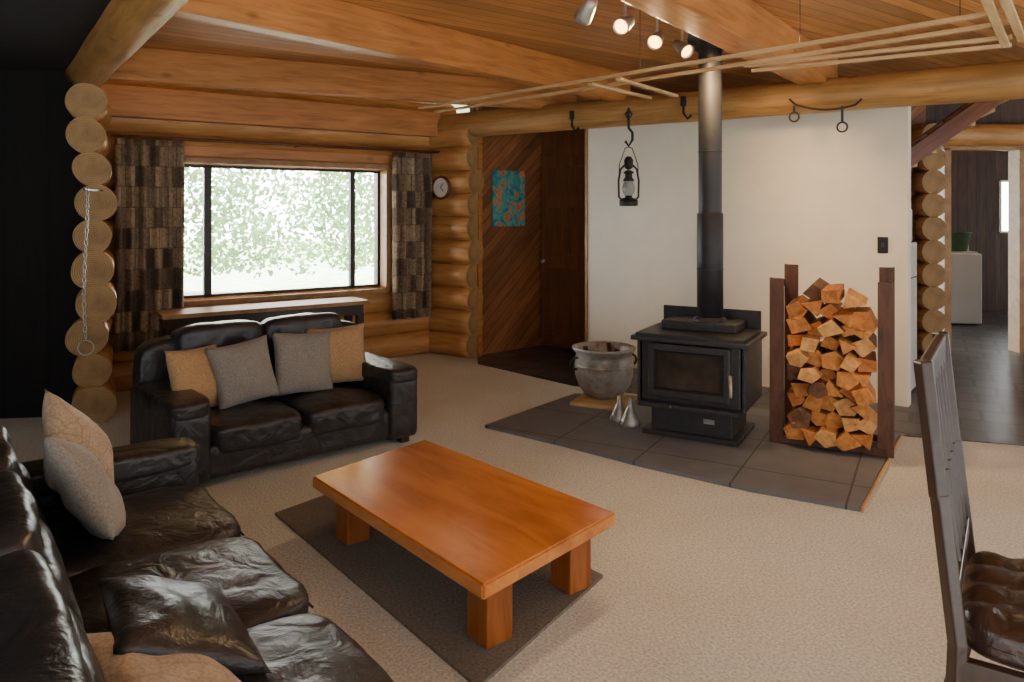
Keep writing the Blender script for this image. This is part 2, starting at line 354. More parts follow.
# window
wn=empty('window_1',(C.x,C.y,0),math.atan2(-.575,-.818))
for nme,p,q in [('b',(SR,0,ZB),(SL,0,ZB)),('t',(SR,0,ZT),(SL,0,ZT))]:
    bar('trim_'+nme,p,q,.30,.045,M['trim'],wn)
for nme,s in [('r',SR),('l',SL)]:
    box('jamb_'+nme,(.045,.30,ZT-ZB),(s,0,(ZT+ZB)/2),M['trim'],wn)
t1=onwall(208,0,C,-d1)[0]; t2=onwall(353,0,C,-d1)[0]
for i,(s,w) in enumerate([(SR+.03,.035),(SL-.03,.035),(t1,.065),(t2,.05)]):
    box('frame_v%d'%i,(w,.05,ZT-ZB-.03),(s,-.03,(ZT+ZB)/2),M['alu'],wn)
for i,z in enumerate((ZB+.035,ZT-.035)):
    box('frame_h%d'%i,(SL-SR,.05,.04),((SL+SR)/2,-.03,z),M['alu'],wn)
box('pane',(SL-SR,.004,ZT-ZB),((SL+SR)/2,-.03,(ZT+ZB)/2),M['pane'],wn)
# curtains
def curt(x0,x1,z0,z1,y,name):
    bm=bmesh.new(); n=90; m=14; g=[]
    for i in range(n+1):
        t=i/n; row=[]
        for j in range(m+1):
            v=j/m; zz=z0+(z1-z0)*v
            amp=.038*(1-.35*v); yy=y+amp*math.sin(t*2*math.pi*(abs(x1-x0)/.095)+.6*math.sin(3*v))+.01*noise.noise(Vector((t*5,v*2,x0)))
            row.append(bm.verts.new((x0+(x1-x0)*t+.01*math.sin(v*4+t*9)*(1-v),yy,zz)))
        g.append(row)
    for i in range(n):
        for j in range(m):
            f=bm.faces.new((g[i][j],g[i+1][j],g[i+1][j+1],g[i][j+1])); f.smooth=True
    me=bpy.data.meshes.new(name); bm.to_mesh(me); bm.free()
    o=link(name,me,M['curtain'],None,(C.x,C.y,0),(0,0,math.atan2(-.575,-.818)))
    sm=o.modifiers.new('s','SOLIDIFY'); sm.thickness=.004
curt(2.50,3.02,.36,2.09,.235,'curtain')
curt(.12,.55,.42,2.09,.235,'curtain')
rod=empty('curtain_rail',(C.x,C.y,0),math.atan2(-.575,-.818))
cyl('rail',(.0,.235,2.11),(3.05,.235,2.11),.014,M['rust'],rod,12)
for s in (.1,1.5,2.9): box('bracket',(.02,.14,.03),(s,.175,2.11),M['rust'],rod)
# SIDE LOG WALL
sw=empty('wall_side',(C.x,C.y,0),ang(d2))
for k in range(10):
    z=.12+.24*k
    cyl('log_%d'%k,(-.15,.0,z-.0),(.60+random.uniform(-.02,.03),.0,z),.13,M['log'],sw,24,wob=.07,rings=6,endmat=M['logend'])
# STUB LOG WALL (ends visible)
st=empty('wall_stub',(0,0,0))
for k in range(10):
    z=.12+.24*k; jx=random.uniform(-.045,.05)
    cyl('log_%d'%k,(-2.97+jx,5.30+random.uniform(-.03,.03),z),(-3.52,6.35,z),.128*random.uniform(.95,1.08),M['log'],st,28,wob=.1,rings=4,endmat=M['logend'])
# hanging chain on log ends
hc=empty('hanging_chain')
zc=1.62; i=0
while zc>.62:
    cx=-2.90+.012*math.sin(zc*5); cy=5.10
    tube('link_%d'%i,[(.010*math.cos(a),0,.024*math.sin(a)) for a in [2*math.pi*j/12 for j in range(12)]],.0035,M['zinc'],hc,(cx,cy,zc),(0,0,(i%2)*1.3+.2),cyclic=True)
    zc-=.042; i+=1
bar('nail',(-2.90,5.08,1.645),(-2.92,5.34,1.645),.012,.012,M['black'],hc)
torus('ring',.05,.005,M['zinc'],hc,(-2.90,5.10,.57),(math.pi/2,0,.2))
# left dark wall
dl=Vector((-1,-.12)).normalized()
wl=empty('wall_left',(-3.02,5.55,0),ang(dl))
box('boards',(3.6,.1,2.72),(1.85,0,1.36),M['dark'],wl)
box('light_block_left',(.1,6.6,2.72),(-4.3,2.1,1.36),M['dark'])  # unseen panel added to keep light out from the open left side
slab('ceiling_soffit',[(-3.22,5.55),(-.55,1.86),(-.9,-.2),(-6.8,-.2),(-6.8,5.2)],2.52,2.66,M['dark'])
# purlin log
pl=empty('ceiling_beam_log')
cyl('log',(-3.17,5.58,2.54),(-.35,1.66,2.54),.14,M['logbeam'],pl,28,wob=.06,rings=20,endmat=M['logend'])
# MAIN LOG BEAM
mb=empty('ceiling_beam_main')
p=C-d2*.1; q=C+d2*7.5
cyl('log',(p.x,p.y,2.385),(q.x,q.y,2.385),.13,M['logbeam'],mb,28,wob=.06,rings=50,endmat=M['logend'])
# JOISTS
def joist(a,b,ea,eb,name,w=.13,h=.25,z=2.47):
    a=up(*a,z); b=up(*b,z); d=(b-a).normalized(); a=a-d*ea; b=b+d*eb
    a.z=b.z=z+h/2
    bar(name,a,b,w,h,M['joist'],None,.008)
joist((178,14),(560,90),.2,.95,'ceiling_joist')
joist((112,80),(490,106),.15,.9,'ceiling_joist')
joist((645,0),(800,78),1.2,.7,'ceiling_joist',.20,.25)
# ENTRANCE ALCOVE
T0=Vector((-.36,7.74)); T1=Vector((.31,8.35)); dt=(T1-T0).normalized()
wt=empty('wall_entrance',(T0.x,T0.y,0),ang(dt))
LT=(T1-T0).length
box('diagonal_boards',(LT+.1,.06,2.6),(LT/2,.03,1.3),M['diag'],wt)
box('corner_post',(.05,.09,2.6),(.0,-.01,1.3),M['joist'],wt)
D1_=Vector((.93,7.98)); dd=(D1_-T1).normalized(); LD=(D1_-T1).length
wd=empty('door_1',(T1.x,T1.y,0),ang(dd))
box('panel_back',(LD+1.5,.05,2.6),(LD/2+.7,.05,1.3),M['door'],wd)
for i,(x0,x1) in enumerate([(.02,.11),(.29,.36),(.56,.66)]): box('stile_%d'%i,(x1-x0,.03,2.1),((x0+x1)/2,.01,1.05),M['door'],wd,bev=.004)
for i,z in enumerate([.12,.95,1.62,2.04]): box('rail_%d'%i,(.64,.028,.16 if i<3 else .12),(.34,.012,z),M['door'],wd,bev=.004)
lathe('knob',[(0,0),(.012,.0),(.012,.03),(.03,.045),(.03,.065),(0,.075)],M['zinc'],wd,(.07,-.005,.95),(math.pi/2,0,0),16)
# painting
def paint():
    m,nt,b=nm('painting_canvas'); L=nt.links; mp=coords(nt,(5,5,5))
    n=N(nt,'ShaderNodeTexNoise'); n.inputs['Scale'].default_value=1.0; n.inputs['Distortion'].default_value=2.5; L.new(mp.outputs[0],n.inputs['Vector'])
    r=ramp(nt,[(.3,(.02,.12,.17)),(.45,(.04,.30,.34)),(.54,(.12,.34,.26)),(.60,(.65,.2,.05)),(.68,(.5,.07,.04)),(.78,(.7,.5,.25))]); L.new(n.outputs['Fac'],r.inputs['Fac']); L.new(r.outputs[0],b.inputs['Base Color']); return m
M['paint']=paint()
ta=onwall(491,170,T0,dt); tb=onwall(523,226,T0,dt)
pf=empty('painting',(T0.x,T0.y,0),ang(dt))
z1=ta[3]; z0=tb[3]
box('canvas',(tb[0]-ta[0],.03,z1-z0),((ta[0]+tb[0])/2,-.018,(z0+z1)/2),M['paint'],pf,bev=.003)
# clock
tc_=onwall(450,188,C,d2); ck=empty('wall_clock',(C.x,C.y,0),ang(d2))
lathe('rim',[(.09,0),(.12,0),(.125,.02),(.11,.035),(.10,.03),(.098,.015)],M['door'],ck,(tc_[0]-.0,-.13,tc_[3]),(math.pi/2,0,0))
M['face']=plain('clock_face',(.8,.78,.7),.5,0,.02)
lathe('face',[(0,.02),(.10,.02)],M['face'],ck,(tc_[0],-.13,tc_[3]),(math.pi/2,0,0))
for i,a in enumerate((.6,2.4)):
    box('hand_%d'%i,(.006,.004,.06),(tc_[0]+.025*math.sin(a),-.155,tc_[3]+.025*math.cos(a)),M['black'],ck,(0,a,0))
# WHITE WALL
wh=empty('wall_white',(A.x,A.y,0),ang(dw)); LW=(B-A).length
box('plaster',(LW,.12,2.46),(LW/2,.06,1.23),M['white'],wh)
box('end_trim',(.03,.14,2.46),(-.015,.06,1.23),M['trim'],wh)
tsw=onwall(883,245,A,dw)
lsw=empty('light_switch',(A.x,A.y,0),ang(dw))
box('plate',(.075,.012,.125),(tsw[0],-.007,tsw[3]),M['black'],lsw,bev=.004); box('rocker',(.02,.01,.035),(tsw[0],-.017,tsw[3]),M['stove'],lsw,bev=.002)
# small iron fixings on beam
def atbeam(px): return onwall(px,0,S,d2)
def bp(px,off=.15):
    t,X,Y,_=atbeam(px); n=Vector((-.564,-.8258)); return Vector((X+n.x*off,Y+n.y*off))
hk=empty('iron_hook'); P=bp(636)
Yl=P.y; zz=lambda py:H+(HZ-py)*Yl/F
tube('hook',[(P.x,P.y,zz(108)),(P.x,P.y,zz(128)),(P.x+.03,P.y-.02,zz(133)),(P.x+.03,P.y-.02,zz(140)),(P.x,P.y,zz(146)),(P.x-.03,P.y,zz(141))],.012,M['black'],hk)
tube('chain',[(P.x,P.y,zz(110)),(P.x-.03,P.y,zz(114)),(P.x,P.y,zz(120)),(P.x+.03,P.y,zz(114))],.009,M['black'],hk,cyclic=True)
for px,py in ((581,126),(691,113)):
    Q=bp(px,.17); z=H+(HZ-py)*Q.y/F
    h=empty('iron_hook'); tube('hook',[(Q.x,Q.y,z+.12),(Q.x,Q.y,z),(Q.x+.03,Q.y-.02,z-.05),(Q.x+.06,Q.y-.03,z-.02)],.011,M['black'],h); box('plate',(.04,.02,.08),(Q.x,Q.y+.01,z+.1),M['black'],h,(0,0,ang(d2)))
yk=empty('iron_yoke_bar'); q0=bp(795,.17); q1=bp(866,.17)
zq=lambda py,Q:H+(HZ-py)*Q.y/F
pts=[]
for i in range(13):
    t=i/12; X=q0.lerp(q1,t); pts.append((X.x,X.y,zq(103,X)-.05*math.sin(math.pi*t)+(.03 if i in(0,12) else 0)))
tube('bar',pts,.008,M['black'],yk)
for px,py in((800,117),(847,127)):
    Q=bp(px,.18); torus('ring',.035,.007,M['black'],yk,(Q.x,Q.y,zq(py,Q)),(math.pi/2,0,ang(d2))); bar('link',(Q.x,Q.y,zq(py,Q)+.03),(Q.x,Q.y,zq(106,Q)),.014,.014,M['black'],yk)
# LANTERN
zb=zz(206); ln=empty('kerosene_lantern',(P.x,P.y,zb))
lathe('tank',[(0,0),(.075,0),(.08,.01),(.08,.05),(.06,.065),(.03,.075),(.03,.095),(0,.095)],M['black'],ln)
lathe('globe',[(.03,.09),(.05,.12),(.055,.16),(.04,.205),(.03,.22)],M['lens'],ln)
lathe('chimney',[(.045,.215),(.05,.225),(.03,.25),(.03,.28),(.045,.285),(.045,.295),(.02,.31),(0,.31)],M['black'],ln)
lathe('cap',[(.0,.31),(.035,.33),(.04,.40),(.02,.43),(0,.43)],M['black'],ln)
for s in(-1,1): tube('guard_%d'%s,[(.06*s,0,.05),(.085*s,0,.08),(.088*s,0,.22),(.07*s,0,.32),(.03*s,0,.36)],.009,M['black'],ln)
tube('bail',[(-.085,0,.2),(-.08,0,.36),(-.03,0,zz(147)-zb-.01),(.0,0,zz(147)-zb),(.03,0,zz(147)-zb-.01),(.08,0,.36),(.085,0,.2)],.004,M['black'],ln)
# STOVE
so=empty('wood_stove',(1.14,4.845,0.022),rz)
W=.63
box('pedestal',(W-.10,.42,.20),(0,.26,.10),M['stove'],so,bev=.006)
box('plinth',(W,.50,.03),(0,.25,.015),M['stove'],so,bev=.004)
box('ash_lip',(W+.02,.18,.03),(0,.03,.21),M['stove'],so,bev=.006)
box('firebox',(W+.02,.50,.40),(0,.27,.42),M['stove'],so,bev=.01)
box('side_panel',(.02,.52,.44),(W/2+.03,.28,.43),M['stove'],so,bev=.004)
box('side_panel_l',(.02,.52,.44),(-W/2-.03,.28,.43),M['stove'],so,bev=.004)
box('top_plate',(W+.14,.60,.03),(0,.27,.635),M['stove'],so,bev=.006)
slab('top_bevel',[(-W/2-.04,-.02),(W/2+.04,-.02),(W/2+.04,.52),(-W/2-.04,.52)],.65,.67,M['stove'],so,.004)
box('cook_top',(W-.12,.32,.06),(0,.38,.70),M['stove'],so,bev=.008)
box('heat_shield',(W+.06,.02,.14),(0,.56,.72),M['stove'],so,bev=.004)
for i,(x,z,sx,sz) in enumerate([(0,.585,.52,.05),(0,.285,.52,.05),(-.245,.435,.045,.34),(.245,.435,.045,.34)]):
    box('door_frame_%d'%i,(sx,.05,sz),(x,.005,z),M['stove'],so,bev=.01)
box('door_glass',(.46,.012,.27),(0,.008,.435),M['glassdark'],so)
for i,(x,z,sx,sz) in enumerate([(0,.555,.45,.012),(0,.312,.45,.012),(-.218,.435,.012,.24),(.218,.435,.012,.24)]):
    box('door_trim_%d'%i,(sx,.01,sz),(x,-.022,z),M['black'],so,bev=.002)
tube('door_handle',[(.27,-.02,.44),(.28,-.06,.42),(.285,-.07,.36),(.28,-.06,.32)],.011,M['zinc'],so)
box('badge',(.07,.006,.03),(.12,.047,.12),M['zinc'],so)
tube('air_control',[(-.1,-.06,.215),(-.1,-.1,.215)],.008,M['zinc'],so)
# flue
fx,fy=1.355,5.13
fv=Matrix.Rotation(-rz,2)@Vector((fx-1.14,fy-4.845)); L0=Vector((fv.x,fv.y,-.022))
lathe('flue_pipe',[(.078,.75),(.078,2.70)],M['flue'],so,L0)
lathe('flue_shield',[(.078,.74),(.088,.74),(.088,1.48),(.078,1.49)],M['flue'],so,L0)
lathe('flue_collar',[(.12,.72),(.12,.75),(.095,.78)],M['stove'],so,L0)
lathe('flue_ceiling_rose',[(.078,2.60),(.10,2.60),(.10,2.64),(.15,2.66),(.15,2.74)],M['flue'],so,L0)
for z in(1.1,1.9): lathe('flue_joint',[(.0785,z),(.082,z+.005),(.0785,z+.01)] if z>1.5 else [(.0885,z),(.091,z+.005),(.0885,z+.01)],M['flue'],so,L0)
# FIREWOOD RACK
ro=fl(777,446); rk=empty('firewood_rack',(ro[0],ro[1],.022),rz+.03)
RW=.62; RD=.30
for x in(0,RW):
    for y,h in((0,1.05),(RD,1.12)):
        s=1 if x==0 else -1
        ox=(.05 if x==0 else .0) if y>0 else 0
        box('post',(.085,.012,h),(x+ox,y,h/2),M['rust'],rk,bev=.002)
        box('post_flange',(.012,.06,h),(x+ox-s*.04,y+.03,h/2),M['rust'],rk,bev=.002)
    box('side_rail_b',(.03,RD,.04),(x,RD/2,.03),M['rust'],rk); box('side_rail_t',(.02,RD,.04),(x,RD/2,1.0),M['rust'],rk)
for y in(-.0,RD): box('base_rail',(RW,.03,.04),(RW/2,y,.03),M['rust'],rk)
bm=bmesh.new(); rows=10; cols=5
for r in range(rows):
    for c in range(cols):
        if r==rows-1 and c in(0,4): continue
        cx=.10+(RW-.20)*(c+(.3 if r%2 else -.0)+random.uniform(-.12,.12)+.1)/(cols-.7); cx=min(max(cx,.105),RW-.105)
        cz=.09+.094*r+random.uniform(-.012,.012)+(0.03*math.sin(c*1.3) if r>7 else 0)
        k=random.choice([3,4,4,5,5]); rad=random.uniform(.058,.074); a0=random.random()*6.28
        y0=-.05+random.uniform(-.07,.07); y1=y0+random.uniform(.33,.4)
        tw=random.uniform(-.06,.06); tz=random.uniform(-.02,.02); mi=random.choices([0,1,2,3],[5,3,4,.6])[0]
        aa=sorted([a0+2*math.pi*(i+random.uniform(-.16,.16))/k for i in range(k)])
        f=[bm.verts.new((min(max(cx+rad*math.cos(a)*1.15*random.uniform(.9,1.1),.045),RW-.045),y0+random.uniform(-.015,.015),cz+rad*math.sin(a)*.9)) for a in aa]
        b=[bm.verts.new((v.co.x+tw*.3,y1,v.co.z+tz)) for v in f]
        for i in range(k):
            ff=bm.faces.new((f[i],f[(i+1)%k],b[(i+1)%k],b[i])); ff.material_index=3 if (random.random()<.3) else mi
        ff=bm.faces.new(f); ff.material_index=mi; ff=bm.faces.new(b); ff.material_index=mi
bmesh.ops.recalc_face_normals(bm,faces=bm.faces)
me=bpy.data.meshes.new('firewood_stack'); bm.to_mesh(me); bm.free()
fwo=link('firewood_stack',me,M['fw'],None,(ro[0],ro[1],.022),(0,0,rz+.03))
bv=fwo.modifiers.new('b','BEVEL'); bv.width=.005; bv.segments=2
# POT
pp=(.72,5.88); po=empty('cauldron',(pp[0],pp[1],.05),.3)
lathe('body',[(0,.0),(.10,.0),(.15,.02),(.20,.09),(.225,.17),(.228,.25),(.222,.31),(.218,.34),(.245,.37),(.25,.385),(.235,.39),(.208,.36),(.212,.25),(.19,.12),(.1,.03),(0,.02)],M['pot'],po,seg=48)
lathe('band',[(.229,.24),(.236,.25),(.229,.26)],M['pot'],po)
for s in(-1,1): torus('handle',.045,.009,M['black'],po,(.235*s,0,.27),(math.pi/2,0,0))
for i in range(3):
    a=i*2.09+.4; cyl('kindling_%d'%i,(.1*math.cos(a),.1*math.sin(a),.15),(.15*math.cos(a+.5),.15*math.sin(a+.5),.39),.02,M['chair'],po,8)
box('timber_board',(.42,.40,.028),(pp[0]-.01,pp[1]-.09,.036),M['slat'],None,(0,0,rz+.1),bev=.004)
# funnels
fn=empty('galvanised_funnels',(0,0,.022))
for x,y,s,hh in((.84,5.19,.85,.19),(.78,5.30,.8,.17)):
    lathe('cone',[(.085*s,0),(.088*s,.012),(.075*s,.04),(.03*s,.12),(.018*s,hh-.03),(.022*s,hh),(0,hh)],M['zinc'],fn,(x-.02,y,0))
# SOFAS
def sofa(name,org,rzz,L,D,aw,seats,arm=.47,seat=.33,back=.79,recl=.08):
    e=empty(name,(org[0],org[1],0),rzz); le=M['leather']
    soft('base',(L-.04,D-.06,.20),(L/2,D/2,.14),le,e,n=10)
    for i,(x,y) in enumerate([(.08,.08),(L-.08,.08),(.08,D-.08),(L-.08,D-.08)]): box('foot_%d'%i,(.06,.06,.05),(x,y,.025),M['chair'],e)
    for s,x in(('l',aw/2),('r',L-aw/2)):
        soft('arm_'+s,(aw,D-.05,arm-.05),(x,(D-.05)/2,(arm-.05)/2+.03),le,e,n=12,wr=.003)
        soft('arm_pad_'+s,(aw+.02,D-.10,.11),(x,(D-.10)/2-.012,arm-.05),le,e,n=5.5,wr=.006,cuts=14)
    soft('back_frame',(L-.05,.20,back-.10),(L/2,D-.10,(back-.10)/2+.04),le,e,n=8)
    x=aw
    for i,w in enumerate(seats):
        def dome(p,w=w):
            if p.z>0:
                p.z+=.022*(1-(2*p.x/w)**2)*max(0,1-(2*p.y/.62)**2)
            return p
        soft('seat_cushion_%d'%i,(w-.006,D-.24,.17),(x+w/2,(D-.24)/2,seat-.085),le,e,n=7,wr=.014,fn=dome,cuts=22,ws=7)
        tube('seam_%d'%i,[(x+.04,.008,seat-.05),(x+w-.04,.008,seat-.05)],.004,le,e)
        hb=back-seat
        soft('back_cushion_%d'%i,(w-.008,.22,hb*.66),(x+w/2,D-.26,seat+hb*.30),le,e,(-recl*1.5,0,0),n=5,wr=.012,cuts=20,ws=8)
        soft('head_cushion_%d'%i,(w-.004,.23,hb*.44),(x+w/2,D-.18,back-hb*.20),le,e,(-recl,0,0),n=4.2,wr=.012,cuts=20,ws=8)
        x+=w
    return e
u=Vector((.76,.65)).normalized(); ls=(-1.77,3.88)
loves=sofa('loveseat',ls,ang(u),1.54,.88,.22,[.55,.55],arm=.49)
def place(o,X,z,base,lean,ry,rzq):
    o.location=(X.x,X.y,z)
    o.rotation_euler=(Matrix.Rotation(base+rzq,4,'Z')@Matrix.Rotation(lean,4,'X')@Matrix.Rotation(ry,4,'Y')).to_euler()
for i,(x,y,z,ry,rzq,mt,w) in enumerate([(.27,.42,.51,.05,.45,'gold',.38),(.53,.38,.52,-.12,.0,'grey',.38),(.93,.42,.52,.08,.0,'grey',.40),(1.19,.46,.53,-.05,-.35,'gold',.39)]):
    pob=pillow('throw_pillow',w,w,.15,(0,0,0),(0,0,0),M[mt])
    v=Vector((-u.y,u.x)); X=Vector(ls)+u*x+v*y
    place(pob,X,z+.01,ang(u),-.30,ry,rzq)
Q0=Vector((-1.5,3.47)); wv=Vector((.61,-.79)).normalized(); on=Q0+wv*2.65; ux=-wv
sofa('sofa',on,ang(ux),2.65,1.0,.2,[.95,.65,.65],back=.70,recl=.22)
def onsofa(x,y): v=Vector((-ux.y,ux.x)); return Vector(on)+ux*x+v*y
def addp(x,y,z,lean,ry,rzq,mt,w,h,t=.15,nme='throw_pillow'):
    o=pillow(nme,w,h,t,(0,0,0),(0,0,0),M[mt]); place(o,onsofa(x,y),z,ang(ux),lean,ry,rzq)
addp(2.33,.48,.54,-.40,.75,-.45,'goldpat',.44,.42)
addp(2.02,.50,.51,-.50,.42,-.05,'grey',.46,.42)
addp(1.10,.42,.41,-1.15,.2,.1,'leather',.52,.38,.14)
addp(.88,.50,.40,-1.1,-.2,.1,'goldpat',.44,.36,.12)
# COFFEE TABLE
zt=.30; tb_=empty('coffee_table')
cn=[Vector(fl(483,585,zt)),Vector(fl(616,512,zt)),Vector(fl(425,439,zt)),Vector(fl(312,476,zt))]
cc=sum(cn,Vector((0,0)))/4; ra=ang(cn[0]-cn[3])
slab('top',toloc(cn,cc,ra),zt-.055,zt,M['table'],tb_,.008,loc=(cc.x,cc.y,0),rot=(0,0,ra))
el=(cn[0]-cn[3]).normalized(); es=(cn[1]-cn[0]).normalized()
for i,(c,a,b) in enumerate([(cn[0],-1,1),(cn[1],-1,-1),(cn[2],1,-1),(cn[3],1,1)]):
    X=c+el*a*.13+es*b*.15
    box('leg_%d'%i,(.115,.115,zt-.055-.012),(X.x,X.y,(zt-.055+.012)/2),M['tableleg'],tb_,(0,0,ra),bev=.006)
# CONSOLE under window
co=empty('console_table',(C.x,C.y,0),math.atan2(-.575,-.818))
box('top',(1.75,.38,.035),(1.87,.48,.665),M['trim'],co,bev=.004); box('apron',(1.65,.32,.09),(1.87,.48,.60),M['chair'],co)
for x in(1.07,2.67):
    for y in(.35,.61): box('leg',(.06,.06,.56),(x,y,.28),M['chair'],co)
# DRYING RACK
dr=empty('ceiling_drying_rack'); z=2.30
sl=[((420,108),(1012,10)),((436,112),(1012,22)),((745,66),(1012,37)),((752,71),(1012,45))]
for i,(a,b) in enumerate(sl): bar('slat_%d'%i,up(*a,z),up(*b,z),.035,.018,M['slat'],dr,.003)
for i,(a,b) in enumerate([((590,84),(650,98)),((618,79),(676,96)),((985,-4),(1006,46)),((1003,-6),(1022,40))]):
    bar('cross_%d'%i,up(*a,z-.02),up(*b,z-.02),.035,.018,M['slat'],dr,.003)
for a in[(640,75),(800,48),(960,22)]:
    p_=up(a[0],a[1]-1,z); 
    bar('hanger',p_,(p_.x,p_.y,2.72),.003,.003,M['black'],dr)
# SPOTS
tr=empty('spotlight_track')
sp=[up(587,10,2.52),up(625,24,2.52),up(657,39,2.52),up(682,48,2.52)]
dtr=(sp[3]-sp[0]).normalized()
a_=sp[0]-dtr*.15; b_=sp[3]+dtr*.15; a_.z=b_.z=2.69
bar('track',a_,b_,.06,.035,M['black'],tr,.006)
targets=[Vector((-.5,5.5,1.0)),Vector((-.8,2.2,1.3)),Vector((-.1,2.6,1.2)),Vector((2.0,3.0,1.2))]
for i,(s,t) in enumerate(zip(sp,targets)):
    d=(t-s).normalized()
    bar('stem_%d'%i,(s.x,s.y,2.69),(s.x,s.y,2.55),.014,.014,M['zinc'],tr)
    q=Vector((0,0,1)).rotation_difference(d)
    o=lathe('can_%d'%i,[(0,-.07),(.03,-.065),(.035,-.03),(.045,.035),(.047,.06),(.042,.06),(.036,.03)],M['zinc'],tr,s,q.to_euler(),24)
    lathe('bulb_%d'%i,[(0,.052),(.03,.05),(.040,.045)],M['bulb'] if i>0 else M['glassdark'],tr,s,q.to_euler(),20)
    if i>0:
        l=bpy.data.lights.new('spot','SPOT'); l.energy=[0,30,40,50][i]; l.color=(1,.66,.34); l.spot_size=2.4; l.spot_blend=.9; l.shadow_soft_size=.04
        lo=bpy.data.objects.new('spot_lamp_%d'%i,l); COL.objects.link(lo); lo.location=s+d*.08; lo.rotation_euler=Vector((0,0,-1)).rotation_difference(d).to_euler(); lo.parent=tr
# extra spots without cans: glow on the chimney wall, added fill for the firewood
for nme,dx,tg,en,sz in(('wall_spot',.15,Vector((2.3,6.3,1.1)),170,1.35),('rack_fill_spot',.05,Vector((1.95,4.8,.55)),90,.75)):
    s=sp[3]+dtr*.12; s=Vector((s.x+dx,s.y,2.5)); d=(tg-s).normalized()
    l=bpy.data.lights.new(nme,'SPOT'); l.energy=en; l.color=(1,.62,.30); l.spot_size=sz; l.spot_blend=1; l.shadow_soft_size=.12
    lo=bpy.data.objects.new(nme,l); COL.objects.link(lo); lo.location=s; lo.rotation_euler=Vector((0,0,-1)).rotation_difference(d).to_euler(); lo.parent=tr
# CHAIR
ch=empty('dining_chair'); fdir=Vector((.83,-.56)).normalized(); bd=Vector((.56,.83))
nr=Vector((1.036,1.85)); fr_=Vector((1.33,2.29))
def p3(v,z,f=0): return (v.x+fdir.x*f,v.y+fdir.y*f,z)
for i,v in enumerate((nr,fr_)):
    pr=[(1.12,-.02),(.8,.015),(.45,.055),(.2,.045),(0,.0)]
    for j in range(4): bar('back_leg_%d_%d'%(i,j),p3(v,pr[j][0]+.01,pr[j][1]),p3(v,pr[j+1][0]-(.01 if j<3 else 0),pr[j+1][1]),.03,.045,M['chair'],ch,.006)
    bar('front_leg_%d'%i,p3(v,.0,.47),p3(v,.42,.47),.04,.04,M['chair'],ch,.005)
    bar('side_rail_%d'%i,p3(v,.39,.05),p3(v,.39,.47),.03,.06,M['chair'],ch,.004)
def lerp(t): return nr.lerp(fr_,t)
bar('top_rail',p3(nr,1.08,-.018),p3(fr_,1.08,-.018),.028,.09,M['chair'],ch,.006)
bar('low_rail',p3(nr,.56,.045),p3(fr_,.56,.045),.025,.05,M['chair'],ch,.004)
for i in range(5):
    v=lerp((i+1)/6); bar('slat_%d'%i,p3(v,.56,.045),p3(v,.82,.012),.012,.035,M['chair'],ch,.003); bar('slat_u_%d'%i,p3(v,.82,.012),p3(v,1.06,-.016),.012,.035,M['chair'],ch,.003)
bar('front_rail',p3(nr,.39,.47),p3(fr_,.39,.47),.03,.06,M['chair'],ch,.004); bar('rear_rail',p3(nr,.39,.055),p3(fr_,.39,.055),.03,.06,M['chair'],ch,.004)
mid=lerp(.5)
def tuft(p):
    if p.z>0: p.z+=.018*(abs(math.sin(p.x*26))*abs(math.sin(p.y*26)))-.004
    return p
soft('seat',(.46,.50,.11),p3(mid,.455,.28),M['leather2'],ch,(0,0,ang(fdir)),n=5,cuts=40,fn=tuft)
# KITCHEN / STAIR / LAUNDRY
nw=Vector((-dw.y,dw.x)); fk=B-dw*.56+nw*.46
kf=empty('refrigerator',(fk.x,fk.y,0),ang(dw))
box('body',(.5,.55,1.22),(.25,.02,.63),M['enamel'],kf,bev=.015); box('freezer_gap',(.502,.552,.012),(.25,.02,.95),M['stove'],kf); bar('handle',(.46,-.28,.7),(.46,-.28,.9),.02,.02,M['zinc'],kf)
mw=empty('microwave_oven',(fk.x,fk.y,1.245),ang(dw)); box('body',(.46,.4,.27),(.25,0,.135),M['enamel'],mw,bev=.01); box('door_glass',(.30,.01,.19),(.30,-.203,.135),M['glassdark'],mw)
# staircase
stc=empty('staircase'); Ys=6.3
s0=Vector((3.22,Ys,1.86)); s1=Vector((4.55,Ys-.2,2.87)); off=Vector((.25,.75,0))
for i,o_ in enumerate((Vector((0,0,0)),off)): bar('stringer_%d'%i,s0+o_,s1+o_,.05,.13,M['stair'],stc,.005)
for i in range(9):
    t=(i+.4)/9; c=s0.lerp(s1,t)+off/2-Vector((0,0,.02)); bar('tread_%d'%i,c-off*.5,c+off*.5,.22,.035,M['slat'],stc,.004)
# rear hall partition with doorway
hp_=empty('wall_hall')
def bx(name,x0,x1,y,z0,z1,mat,par,t=.12): return box(name,(x1-x0,t,z1-z0),((x0+x1)/2,y+t/2,(z0+z1)/2),mat,par)
X=lambda px,Y:(px-512)/F*Y
bx('boards_left',2.3,X(926,8),8.0,0,2.72,M['diag'],hp_)
bx('boards_right',X(1022,8),9,8.0,0,2.72,M['laundry'],hp_)
bx('boards_top',X(926,8),X(1022,8),8.0,2.18,2.72,M['laundry'],hp_)
for k in range(10): cyl('log_end_%d'%k,(X(930,7.8),7.72,.12+.24*k),(X(930,7.8),8.0,.12+.24*k),.125,M['log'],hp_,20,endmat=M['logend'])
cyl('lintel_log',(X(918,7.85),7.88,2.30),(7.5,7.88,2.30),.12,M['log'],hp_,20,rings=10,wob=.05,endmat=M['logend'])
dr2=empty('trim_doorway'); box('jamb_l',(.07,.18,2.16),(X(943,7.98),7.98,1.08),M['trim'],dr2); box('jamb_r',(.09,.18,2.16),(X(1018,7.98),7.98,1.08),M['trim'],dr2); box('head',(.9,.18,.07),(X(981,7.98),7.98,2.18),M['trim'],dr2)
lw=empty('wall_laundry')
